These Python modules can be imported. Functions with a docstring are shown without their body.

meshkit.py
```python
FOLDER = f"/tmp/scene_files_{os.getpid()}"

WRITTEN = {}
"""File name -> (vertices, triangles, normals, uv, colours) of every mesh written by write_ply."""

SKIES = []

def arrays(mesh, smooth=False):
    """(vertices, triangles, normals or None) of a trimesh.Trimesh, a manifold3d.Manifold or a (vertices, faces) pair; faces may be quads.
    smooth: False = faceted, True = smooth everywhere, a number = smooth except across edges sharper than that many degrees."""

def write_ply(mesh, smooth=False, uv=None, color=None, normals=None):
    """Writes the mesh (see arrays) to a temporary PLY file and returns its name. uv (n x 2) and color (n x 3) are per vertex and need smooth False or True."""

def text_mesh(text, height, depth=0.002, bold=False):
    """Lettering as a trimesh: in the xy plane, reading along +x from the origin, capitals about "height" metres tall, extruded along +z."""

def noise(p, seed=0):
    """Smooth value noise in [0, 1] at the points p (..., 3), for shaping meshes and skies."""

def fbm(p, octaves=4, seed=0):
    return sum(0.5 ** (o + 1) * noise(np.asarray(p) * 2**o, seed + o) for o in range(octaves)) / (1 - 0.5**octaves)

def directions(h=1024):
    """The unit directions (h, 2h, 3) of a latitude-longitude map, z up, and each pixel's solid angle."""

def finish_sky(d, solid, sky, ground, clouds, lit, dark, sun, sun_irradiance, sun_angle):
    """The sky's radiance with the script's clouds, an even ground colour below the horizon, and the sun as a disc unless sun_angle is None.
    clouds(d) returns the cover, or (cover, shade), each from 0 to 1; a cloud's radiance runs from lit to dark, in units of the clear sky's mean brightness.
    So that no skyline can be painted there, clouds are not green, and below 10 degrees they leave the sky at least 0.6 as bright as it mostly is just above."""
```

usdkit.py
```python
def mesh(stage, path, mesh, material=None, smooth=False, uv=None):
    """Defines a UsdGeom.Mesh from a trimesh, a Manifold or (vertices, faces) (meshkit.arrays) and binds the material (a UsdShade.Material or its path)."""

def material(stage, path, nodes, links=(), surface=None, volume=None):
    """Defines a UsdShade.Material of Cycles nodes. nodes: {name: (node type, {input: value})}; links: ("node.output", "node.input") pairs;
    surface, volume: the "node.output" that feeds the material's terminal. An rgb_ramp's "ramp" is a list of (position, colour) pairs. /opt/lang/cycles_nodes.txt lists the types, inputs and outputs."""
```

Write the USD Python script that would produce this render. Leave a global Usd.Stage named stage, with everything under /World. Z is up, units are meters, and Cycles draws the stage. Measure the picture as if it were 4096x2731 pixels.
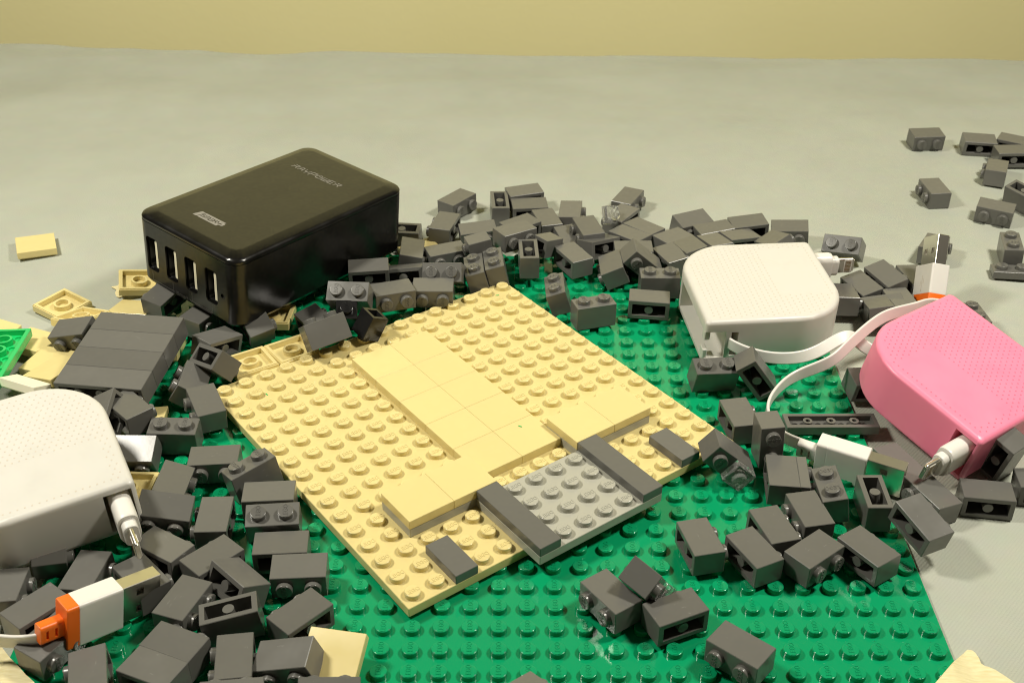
import math, random, numpy as np, trimesh, usdkit, meshkit
import manifold3d as m3
from pxr import Usd, UsdGeom, UsdLux, UsdShade, Gf, Sdf, Vt
from scipy.spatial.transform import Rotation as Ro

stage = Usd.Stage.CreateInMemory()
UsdGeom.SetStageUpAxis(stage, UsdGeom.Tokens.z)
UsdGeom.SetStageMetersPerUnit(stage, 1.0)
UsdGeom.Xform.Define(stage, '/World')
UsdGeom.Scope.Define(stage, '/World/Looks')
MM = 0.001

# ------------------------------------------------------------------ camera
def look(pos, pitch, yaw, roll):
    f = np.array([math.sin(yaw)*math.cos(pitch), math.cos(yaw)*math.cos(pitch), -math.sin(pitch)])
    r = np.cross(f, [0, 0, 1]); r /= np.linalg.norm(r); u = np.cross(r, f)
    r2 = r*math.cos(roll) + u*math.sin(roll); u2 = -r*math.sin(roll) + u*math.cos(roll)
    m = np.eye(4); m[0, :3] = r2; m[1, :3] = u2; m[2, :3] = -f; m[3, :3] = np.array(pos)*MM
    return Gf.Matrix4d(*m.ravel().tolist())
cam = UsdGeom.Camera.Define(stage, '/World/camera')
cam.AddTransformOp().Set(look((-8.073, -242.727, 252.746), 0.58411, 0.01202, 0.01207))
cam.CreateHorizontalApertureAttr(36.0); cam.CreateVerticalApertureAttr(36.0*682/1024)
cam.CreateFocalLengthAttr(36.0*4809.25/4096)
cam.CreateClippingRangeAttr(Gf.Vec2f(0.01, 20))
cam.CreateFStopAttr(40.0); cam.CreateFocusDistanceAttr(0.40)
cam.CreateExposureAttr(0.0)

# ------------------------------------------------------------------ light
mat = lambda name, nodes, links=(), surface='p.BSDF': usdkit.material(stage, '/World/Looks/'+name, nodes, links, surface=surface)
def lamp(name, pos, target, size, power, color):
    l = UsdLux.DiskLight.Define(stage, '/World/'+name)
    f = np.array(target, float) - np.array(pos, float); f /= np.linalg.norm(f)
    r = np.cross(f, [0, 1, 0.1]); r /= np.linalg.norm(r); u = np.cross(r, f)
    m = np.eye(4); m[0, :3] = r; m[1, :3] = u; m[2, :3] = -f; m[3, :3] = pos
    l.AddTransformOp().Set(Gf.Matrix4d(*m.ravel().tolist()))
    l.CreateRadiusAttr(size); l.CreateIntensityAttr(power); l.CreateColorAttr(Gf.Vec3f(*color))
    l.CreateNormalizeAttr(True)
    return l
lamp('left_lamp', (-0.34, 0.08, 0.47), (-0.10, 0.20, 0), 0.045, 0.95, (1.0, 0.95, 0.835))
lamp('right_lamp', (0.31, 0.08, 0.50), (0.09, 0.17, 0), 0.045, 0.99, (1.0, 0.945, 0.825))
dome = UsdLux.DomeLight.Define(stage, '/World/room_light')
dm = usdkit.material(stage, '/World/Looks/room', {'b': ('background_shader', {'color': (1.0, 0.86, 0.62), 'strength': 0.05})}, [], surface='b.background')
UsdShade.MaterialBindingAPI.Apply(dome.GetPrim()).Bind(dm)

# ------------------------------------------------------------------ materials
def plastic(name, col, rough=0.22, var=0.05, bump=0.00002, spec=0.5, sss=0.0, dust=0.0, scuff=0.0):
    n = {'tc': ('texture_coordinate', {}), 'oi': ('object_info', {}),
         'off': ('vector_math', {'math_type': 'add'}),
         'n1': ('noise_texture', {'scale': 90.0, 'detail': 3.0}),
         'n2': ('noise_texture', {'scale': 900.0, 'detail': 4.0, 'roughness': 0.6}),
         'rr': ('map_range', {'from_min': 0.3, 'from_max': 0.7, 'to_min': rough*0.75, 'to_max': rough*1.35}),
         'h': ('map_range', {'from_min': 0.0, 'from_max': 1.0, 'to_min': 1-var, 'to_max': 1+var}),
         'c': ('hsv', {'color': col, 'saturation': 1.0, 'fac': 1.0}),
         'b': ('bump', {'strength': 0.35, 'distance': bump}),
         'p': ('principled_bsdf', {'specular_ior_level': spec, 'subsurface_weight': sss, 'subsurface_scale': 0.0012, 'subsurface_radius': (1, .8, .5)})}
    l = [('tc.object', 'off.vector1'), ('oi.random', 'off.vector2'), ('off.vector', 'n1.vector'), ('off.vector', 'n2.vector'),
         ('n1.fac', 'rr.value'), ('rr.result', 'p.roughness'), ('oi.random', 'h.value'), ('h.result', 'c.value'),
         ('n2.fac', 'b.height'), ('b.normal', 'p.normal'), ('c.color', 'p.base_color')]
    if dust:
        n['d'] = ('noise_texture', {'scale': 2600.0, 'detail': 2.0})
        n['dr'] = ('rgb_ramp', {'ramp': [(0.0, (0, 0, 0)), (0.70, (0, 0, 0)), (0.78, (1, 1, 1))]})
        n['dm'] = ('mix_color', {'b': tuple(min(1, x*1.6+0.12) for x in col)})
        n['df'] = ('math', {'math_type': 'multiply', 'value2': dust})
        l = [x for x in l if x[1] != 'p.base_color'] + [('off.vector', 'd.vector'), ('d.fac', 'dr.fac'), ('dr.color', 'df.value1'), ('df.value', 'dm.fac'), ('c.color', 'dm.a'), ('dm.result', 'p.base_color')]
    if scuff:
        n['sm'] = ('mapping', {'scale': (1.0, 14.0, 5.0), 'rotation': (0.3, 0.2, 0.7)}); n['sn'] = ('noise_texture', {'scale': 260.0, 'detail': 5.0, 'roughness': 0.7, 'distortion': 0.4})
        n['sr'] = ('rgb_ramp', {'ramp': [(0.0, (0, 0, 0)), (0.655, (0, 0, 0)), (0.70, (1, 1, 1))]}); n['sf'] = ('math', {'math_type': 'multiply', 'value2': scuff})
        n['sc'] = ('mix_color', {'b': tuple(min(1, x*1.5+0.07) for x in col)})
        src = [x for x in l if x[1] == 'p.base_color'][0][0]; l = [x for x in l if x[1] != 'p.base_color']
        l += [('off.vector', 'sm.vector'), ('sm.vector', 'sn.vector'), ('sn.fac', 'sr.fac'), ('sr.color', 'sf.value1'), ('sf.value', 'sc.fac'), (src, 'sc.a'), ('sc.result', 'p.base_color')]
    return mat(name, n, l)
M = {
 'grey': plastic('dark_grey_plastic', (0.123, 0.121, 0.109), 0.24, 0.10, dust=0.08, scuff=0.5),
 'black': plastic('black_plastic', (0.012, 0.012, 0.012), 0.18, 0.05),
 'light': plastic('light_grey_plastic', (0.395, 0.39, 0.325), 0.18, 0.03),
 'tan': plastic('tan_plastic', (0.70, 0.582, 0.255), 0.19, 0.03, sss=0.06),
 'cream': plastic('cream_plastic', (0.83, 0.78, 0.60), 0.25, 0.03),
 'green': plastic('green_plastic', (0.003, 0.285, 0.112), 0.14, 0.03, dust=0.10),
 'bgreen': plastic('bright_green_plastic', (0.012, 0.50, 0.13), 0.22, 0.03),
 'case': plastic('white_case_plastic', (0.61, 0.595, 0.54), 0.38, 0.02, bump=0.00001, sss=0.05),
 'white': plastic('white_plastic', (0.72, 0.70, 0.645), 0.30, 0.02, sss=0.05),
 'dots': plastic('white_dimples', (0.56, 0.50, 0.41), 0.45, 0.02),
 'pink': plastic('pink_plastic', (0.93, 0.245, 0.375), 0.36, 0.02, bump=0.00001, sss=0.06),
 'pdots': plastic('pink_dimples', (0.80, 0.13, 0.21), 0.45, 0.02),
 'orange': plastic('orange_plastic', (0.90, 0.16, 0.01), 0.35, 0.02, sss=0.05),
 'charger': plastic('charger_plastic', (0.005, 0.0048, 0.0042), 0.22, 0.02, bump=0.00003, spec=0.47, dust=0.02),
 'print': plastic('grey_print', (0.21, 0.20, 0.18), 0.45, 0.02),
 'printdim': plastic('dim_print', (0.06, 0.058, 0.052), 0.4, 0.02),
 'steel': mat('steel', {'p': ('principled_bsdf', {'base_color': (0.80, 0.77, 0.68), 'metallic': 1.0, 'roughness': 0.26})}),
 'led': mat('led', {'p': ('principled_bsdf', {'base_color': (0.05, 0.6, 0.2), 'emission_color': (0.10, 1.0, 0.35), 'emission_strength': 0.6})}),
 'gold': mat('gold_contact', {'p': ('principled_bsdf', {'base_color': (0.35, 0.25, 0.11), 'metallic': 1.0, 'roughness': 0.3})}),
 'clear': mat('clear_plastic', {'p': ('principled_bsdf', {'base_color': (0.97, 0.98, 0.94), 'roughness': 0.03, 'transmission_weight': 0.90, 'ior': 1.30})}),
 'tape': mat('masking_tape', {'tc': ('texture_coordinate', {}), 'n': ('noise_texture', {'scale': 260.0, 'detail': 5.0}), 'mp': ('mapping', {'scale': (1.0, 6.0, 1.0), 'rotation': (0, 0, 0.6)}),
     'b': ('bump', {'strength': 0.7, 'distance': 0.00022}), 'r': ('rgb_ramp', {'ramp': [(0.3, (0.72, 0.60, 0.30)), (0.7, (0.84, 0.73, 0.42))]}),
     'p': ('principled_bsdf', {'roughness': 0.65, 'subsurface_weight': 0.1, 'subsurface_scale': 0.001})},
     [('tc.object', 'mp.vector'), ('mp.vector', 'n.vector'), ('n.fac', 'b.height'), ('b.normal', 'p.normal'), ('n.fac', 'r.fac'), ('r.color', 'p.base_color')]),
 'cloth': mat('white_cloth', {'tc': ('texture_coordinate', {}), 'mp': ('mapping', {'rotation': (0, 0, 0.75)}),
     'w': ('wave_texture', {'bands_direction': 'x', 'scale': 330.0, 'distortion': 0.6, 'detail': 2.0, 'detail_scale': 2.0}),
     'n': ('noise_texture', {'scale': 2400.0, 'detail': 3.0}), 'n3': ('noise_texture', {'scale': 14.0, 'detail': 6.0, 'roughness': 0.62}),
     'n4': ('noise_texture', {'scale': 120.0, 'detail': 4.0, 'roughness': 0.6}),
     'a': ('math', {'math_type': 'multiply_add', 'value2': 0.6}), 
     'b': ('bump', {'strength': 0.55, 'distance': 0.00018}),
     'r': ('rgb_ramp', {'ramp': [(0.30, (0.385, 0.405, 0.335)), (0.68, (0.435, 0.456, 0.38))]}),
     'm': ('mix_color', {'fac': 0.10, 'blend_type': 'multiply'}),
     'p': ('principled_bsdf', {'roughness': 0.75, 'sheen_weight': 0.15, 'sheen_roughness': 0.4, 'specular_ior_level': 0.3})},
     [('tc.object', 'mp.vector'), ('mp.vector', 'w.vector'), ('tc.object', 'n.vector'), ('tc.object', 'n3.vector'), ('tc.object', 'n4.vector'), ('w.fac', 'a.value1'), ('n.fac', 'a.value3'),
      ('a.value', 'b.height'), ('b.normal', 'p.normal'), ('n3.fac', 'r.fac'), ('r.color', 'm.a'), ('n4.color', 'm.b'), ('m.result', 'p.base_color')]),
 'wall': mat('yellow_wall_paint', {'tc': ('texture_coordinate', {}), 'n': ('noise_texture', {'scale': 220.0, 'detail': 4.0}), 'n2': ('noise_texture', {'scale': 9.0, 'detail': 3.0}),
     'b': ('bump', {'strength': 0.25, 'distance': 0.0004}), 'r': ('rgb_ramp', {'ramp': [(0.3, (0.90, 0.83, 0.42)), (0.7, (0.92, 0.85, 0.44))]}),
     'p': ('principled_bsdf', {'roughness': 0.6})},
     [('tc.object', 'n.vector'), ('tc.object', 'n2.vector'), ('n.fac', 'b.height'), ('b.normal', 'p.normal'), ('n2.fac', 'r.fac'), ('r.color', 'p.base_color')]),
}

# ------------------------------------------------------------------ helpers
taken = {}
def numbered(parent, name):
    k = taken.get((parent, name), 0); taken[(parent, name)] = k+1
    return name if k == 0 else '%s_%03d' % (name, k)
def tag(prim, label=None, cat=None, group=None, kind=None):
    for k, v in (('label', label), ('category', cat), ('group', group), ('kind', kind)):
        if v: prim.SetCustomDataByKey(k, v)
    return prim
def matrix(t, q):
    m = np.eye(4); m[:3, :3] = Ro.from_quat(q).as_matrix().T; m[3, :3] = np.array(t)*MM
    return Gf.Matrix4d(*m.ravel().tolist())
def thing(name, label, cat, t=(0, 0, 0), q=(0, 0, 0, 1), group=None):
    x = UsdGeom.Xform.Define(stage, '/World/'+numbered('/World', name))
    x.AddTransformOp().Set(matrix(t, q))
    return tag(x.GetPrim(), label, cat, group)
def part(parent, name, mesh, m, smooth=35, label=None, kind=None):
    """mesh in millimetres in the thing's own frame"""
    path = str(parent.GetPath()) if parent else '/World'
    v, f = arr(mesh)
    o = usdkit.mesh(stage, path+'/'+numbered(path, name), trimesh.Trimesh(v*MM, f, process=False), M[m], smooth=smooth)
    return tag(o.GetPrim(), label, kind=kind)
def arr(mesh):
    if isinstance(mesh, m3.Manifold):
        k = mesh.to_mesh(); return np.asarray(k.vert_properties[:, :3], float), np.asarray(k.tri_verts)
    if isinstance(mesh, trimesh.Trimesh): return np.asarray(mesh.vertices, float), np.asarray(mesh.faces)
    return mesh
def cat(*ms):
    return trimesh.util.concatenate([trimesh.Trimesh(*arr(m), process=False) for m in ms])
def hull(pts): return m3.Manifold.hull_points(np.asarray(pts, np.float64))
def cbox(x0, x1, y0, y1, z0, z1, c=0.15):
    """chamfered box"""
    P = []
    for x, sx in ((x0, 1), (x1, -1)):
        for y, sy in ((y0, 1), (y1, -1)):
            for z, sz in ((z0, 1), (z1, -1)):
                P += [(x, y+sy*c, z+sz*c), (x+sx*c, y, z+sz*c), (x+sx*c, y+sy*c, z)]
    return hull(P)
def box(x0, x1, y0, y1, z0, z1): return m3.Manifold.cube((x1-x0, y1-y0, z1-z0)).translate((x0, y0, z0))
def rrect(hx, hy, r, n=8):
    P = []
    for sx, sy, a0 in ((1, 1, 0), (-1, 1, 90), (-1, -1, 180), (1, -1, 270)):
        for k in range(n+1):
            a = math.radians(a0 + 90*k/n); P.append((sx*(hx-r)+r*math.cos(a), sy*(hy-r)+r*math.sin(a)))
    return P
def rbox(lx, ly, lz, r, n=6, axis='z', e=None):
    """rounded bar centred at the origin: section rounded by r, ends by e"""
    e = r*0.5 if e is None else e; P = []
    for s in (-1, 1):
        for k in range(4):
            a = math.pi/2*k/3; d = e*(1-math.cos(a)); z = s*(lz/2 - e*(1-math.sin(a)))
            P += [(x, y, z) for x, y in rrect(lx/2-d, ly/2-d, max(r-d, 0.05), n)]
    m = hull(P)
    return m
def cyl(r, h, z0=0, x=0, y=0, n=24): return m3.Manifold.cylinder(h, r, r, n).translate((x, y, z0))
def tube(ro, ri, h, z0, x=0, y=0, n=24): return cyl(ro, h, z0, x, y, n) - cyl(ri, h+2, z0-1, x, y, n)
_txt = {}
def letters(t, h, depth, bold=False):
    k = (t, h, depth, bold)
    if k not in _txt:
        m = meshkit.text_mesh(t, h, depth, bold=bold); v, f = np.asarray(m.vertices), np.asarray(m.faces)
        lo, hi = v.min(0), v.max(0); v = v - [(lo[0]+hi[0])/2, (lo[1]+hi[1])/2, 0]; _txt[k] = (v, f)
    return _txt[k]
def stud(x, y, z, turn=90, n=24):
    """stud with rounded rim and its raised lettering"""
    prof = [(2.4, -0.3), (2.4, 1.42), (2.36, 1.56), (2.26, 1.66), (2.12, 1.70)]
    V, F = [], []
    for r, zz in prof:
        V += [(r*math.cos(2*math.pi*k/n), r*math.sin(2*math.pi*k/n), zz) for k in range(n)]
    for i in range(len(prof)-1):
        for k in range(n):
            a, b, c, d = i*n+k, i*n+(k+1) % n, (i+1)*n+(k+1) % n, (i+1)*n+k
            F += [(a, b, c), (a, c, d)]
    top = (len(prof)-1)*n
    F += [(top, top+k, top+k+1) for k in range(1, n-1)]
    lv, lf = letters('LEGO', 1.35, 0.12)
    a = math.radians(turn); R = np.array([[math.cos(a), -math.sin(a), 0], [math.sin(a), math.cos(a), 0], [0, 0, 1]])
    lv = (lv*[0.92, 1, 1])@R.T + [0, 0, 1.695]
    V = np.vstack([V, lv]); F = np.vstack([F, lf+top+n])
    return V+np.array([x, y, z]), F

# ------------------------------------------------------------------ setting: cloth and wall
def make_cloth():
    X = np.concatenate([np.linspace(-700, 700, 321)]); Y = np.concatenate([np.linspace(-520, 440, 221), 440+np.linspace(1, 30, 26)])
    gx, gy = np.meshgrid(X, Y); P = np.stack([gx/60, gy/60, np.zeros_like(gx)], -1)
    far = np.clip((gy-230)/120, 0, 1); side = np.clip((np.abs(gx)-170)/120, 0, 1); w = np.maximum(far, side*0.6)*np.clip((gy+140)/60, 0, 1)
    # long soft creases running left to right and obliquely
    q = np.stack([gx/190+gy/160, gy/34-gx/240, np.zeros_like(gx)], -1)
    z = (meshkit.fbm(q, 3, 5)-0.55)*4.0*w + (meshkit.fbm(P*1.3+9, 3, 2)-0.55)*1.6*w - 0.05
    q2 = np.stack([gx/120, gy/17+gx/90, np.zeros_like(gx)+3], -1)
    z += (meshkit.fbm(q2, 2, 8)-0.5)*1.25*w
    z = np.where((gy < 345) & (gx > 60), np.minimum(z, 0.0), z)
    # the cloth dips at the far left corner
    d = (gx+232)*0.80 - (gy-408)*0.60
    z -= 5.0*np.clip(-(d+6)/46, 0, 1)**1.0*np.clip((gy-280)/40, 0, 1)*np.clip((-185-gx)/30, 0, 1)*np.clip((440-gy)/50, 0, 1)
    edge = 446.5 + 3.2*(meshkit.fbm(np.stack([gx/38, gx*0, gx*0], -1), 3, 4)-0.5)*2 + np.where(gx < -150, (-150-gx)*0.095, 0)
    over = np.clip(gy-edge, 0, None)
    y = np.where(over > 0, edge+9*(1-np.exp(-over/7)), gy); z = z + np.where(over > 0, 0.5*np.exp(-((over-4)/4)**2)-0.22*over**1.7*0.35, 0)
    V = np.stack([gx, y, z], -1).reshape(-1, 3); n, m = gx.shape
    i = np.arange(n*m).reshape(n, m); F = np.concatenate([np.stack([i[:-1, :-1], i[:-1, 1:], i[1:, 1:]], -1).reshape(-1, 3), np.stack([i[:-1, :-1], i[1:, 1:], i[1:, :-1]], -1).reshape(-1, 3)])
    return V, F
tag(part(None, 'table_cloth', make_cloth(), 'cloth', smooth=True), 'pale grey white cloth spread over the table under everything', 'cloth', kind='structure')
tag(part(None, 'wall', box(-1600, 1600, 570, 590, -600, 1500), 'wall', smooth=False), 'plain yellow painted wall behind the table', 'wall', kind='structure')

# ------------------------------------------------------------------ green baseplate
TH = 0.6376; TC = np.array([-19.73, 84.47]); TU = np.array([math.cos(TH), math.sin(TH)]); TV = np.array([math.sin(TH), -math.cos(TH)])
bp = thing('baseplate', 'large green studded baseplate lying on the cloth under the tan plate', 'baseplate')
part(bp, 'sheet', cbox(-140, 116, -52, 203.6, 0.15, 1.3, 0.2), 'green', smooth=False)
C0 = np.array([-8.1, -242.7, 252.7]); rest, cand = [], []
for i in range(-17, 15):
    for j in range(-25, 7):
        x, y = 8*i, -8*j
        if y < -60: continue
        d = np.array([x, y])-TC; a, b = abs(d@TU), abs(d@TV)
        if a < 58 and b < 58: continue                       # covered by the tan plate
        u = y*0.834-(1.7-252.7)*0.551+242.7*0.834; seen = abs((x+8)/max(u, 1))*4809 < 2080 and y > -34
        cov = (x < -60 and y > 120 and (x+98)*0.62+(y-178)*0.78 > -44 and y > 150+0.9*(x+98)) or (-195 < x < -118 and 5 < y < 75)
        cand.append((not seen, cov, np.linalg.norm(np.array([x, y, 0])-C0), x, y))
cand.sort()
for n, (_, _, _, x, y) in enumerate(cand):
    s = stud(x, y, 1.3, 90)
    if n < 299: part(bp, 'stud', s, 'green')
    else: rest.append(s)
part(bp, 'stud_field', cat(*rest), 'green', kind='stuff', label='remaining studs of the green baseplate')

# ------------------------------------------------------------------ tan plate with its tiles and ramp, one built model
q_tan = Ro.from_euler('z', TH).as_quat()
tp = thing('tan_plate_model', 'square tan studded plate with tan tile path and light grey ramp', 'toy model', (TC[0], TC[1], 3.02), q_tan)
def uvp(u, v): return 8*(u-8), -8*(v-8)
def slab(u0, u1, v0, v1, z0, z1, c=0.15, g=0.1):
    x0, y1 = uvp(u0, v0); x1, y0 = uvp(u1, v1)
    return cbox(x0+g, x1-g, y0+g, y1-g, z0, z1, c)
base = part(tp, 'plate', slab(0, 16, 0, 16, 0, 3.2), 'tan', smooth=False)
covered = lambda u, v: (6 <= u < 10 and 2 <= v < 12) or (2 <= u < 6 and 11 <= v < 13) or (10 <= u < 14 and 11 <= v < 13) or (5 <= u < 11 and 13 <= v) or ((u == 2 or u == 13) and 14 <= v)
for u in range(16):
    for v in range(16):
        if not covered(u, v):
            x, y = uvp(u+.5, v+.5); part(base, 'stud', stud(x, y, 3.2, 0), 'tan')
for v in range(2, 12, 2):
    for u in (6, 8): part(tp, 'tile', slab(u, u+2, v, v+2, 3.22, 6.4, 0.10, 0.025), 'tan', smooth=False)
for u in (2, 10):
    part(tp, 'grey_plate', slab(u, u+4, 11, 13, 3.22, 6.4), 'light', smooth=False)
    for k in (0, 2): part(tp, 'tile', slab(u+k, u+k+2, 11, 13, 6.42, 9.6, 0.10, 0.025), 'tan', smooth=False, label='tan tile raised on a grey plate')
ramp = part(tp, 'ramp_plate', slab(5, 11, 13, 17, 3.22, 6.4), 'light', smooth=False, label='light grey studded plate overhanging the front edge')
for u in range(6, 10):
    for v in range(13, 17):
        x, y = uvp(u+.5, v+.5); part(ramp, 'stud', stud(x, y, 6.4, 0), 'light')
for u in (5, 10): part(tp, 'tile', slab(u, u+1, 13, 17, 6.42, 9.6, 0.14), 'grey', smooth=False, label='long dark grey tile along the ramp')
for u in (2, 13): part(tp, 'tile', slab(u, u+1, 14, 16, 3.22, 6.4, 0.14), 'grey', smooth=False, label='short dark grey tile')

# ------------------------------------------------------------------ loose pieces: one of each kind with its parts, then copies
def build_brick(x, n, m):
    l = 8*n/2-0.1
    part(x, 'body', cbox(-l, l, -3.9, 3.9, 0, 9.6, 0.16) - box(-l+1.5, l-1.5, -2.4, 2.4, -1, 8.4), m, smooth=False)
    for k in range(n): part(x, 'stud', stud(-4*(n-1)+8*k, 0, 9.6, 90), m)
    for k in range(n-1): part(x, 'pin', cyl(1.6, 8.2, 0.3, -4*(n-2)+8*k, 0, 20), m)
def build_tile(x, n, w, m):
    l, h = 8*n/2-0.1, 8*w/2-0.1
    b = cbox(-l, l, -h, h, 0.35, 3.2, 0.12) + box(-l+0.35, l-0.35, -h+0.35, h-0.35, 0, 0.6)
    part(x, 'body', b - box(-l+1.5, l-1.5, -h+1.5, h-1.5, -1, 2.1), m, smooth=False)
    if w > 1: part(x, 'tube', tube(3.25, 2.4, 2.1, 0.1, n=32), m)
def build_plate(x, n, w, m):
    l, h = 8*n/2-0.1, 8*w/2-0.1
    b = cbox(-l, l, -h, h, 0, 3.2, 0.15) - box(-l+1.5, l-1.5, -h+1.5, h-1.5, -1, 2.1)
    for i in range(n):
        for j in range(w): b = b - cyl(1.2, 1.0, 1.6, -4*(n-1)+8*i, -4*(w-1)+8*j, 16)
    part(x, 'body', b, m, smooth=False)
    for i in range(n):
        for j in range(w): part(x, 'stud', stud(-4*(n-1)+8*i, -4*(w-1)+8*j, 3.2, 90), m)
    for i in range(n-1):
        if w == 1: part(x, 'pin', tube(1.6, 0.8, 2.1, 0.1, -4*(n-2)+8*i, 0, 20), m)
        else:
            for j in range(w-1): part(x, 'tube', tube(3.25, 2.4, 2.1, 0.1, -4*(n-2)+8*i, -4*(w-2)+8*j, 28), m)
KINDS = {'brick': ('toy_brick', lambda x: build_brick(x, 2, 'grey')), 'brick4': ('long_toy_brick', lambda x: build_brick(x, 4, 'grey')),
         'brick11': ('small_toy_brick', lambda x: build_brick(x, 1, 'grey')), 'black': ('black_toy_brick', lambda x: build_brick(x, 1, 'black')),
         'clear': ('clear_toy_plate', lambda x: (part(x, 'body', cbox(-3.9, 3.9, -3.9, 3.9, 0, 3.2, 0.2), 'clear', smooth=False), part(x, 'stud', stud(0, 0, 3.2, 90), 'clear'))), 'tile': ('toy_tile', lambda x: build_tile(x, 2, 2, 'tan')),
         'cream': ('cream_toy_tile', lambda x: build_tile(x, 2, 1, 'cream')), 'plate2': ('toy_plate', lambda x: build_plate(x, 2, 1, 'grey')),
         'plate4': ('long_toy_plate', lambda x: build_plate(x, 4, 1, 'grey')), 'plateg': ('green_toy_plate', lambda x: build_plate(x, 4, 6, 'bgreen'))}
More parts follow.
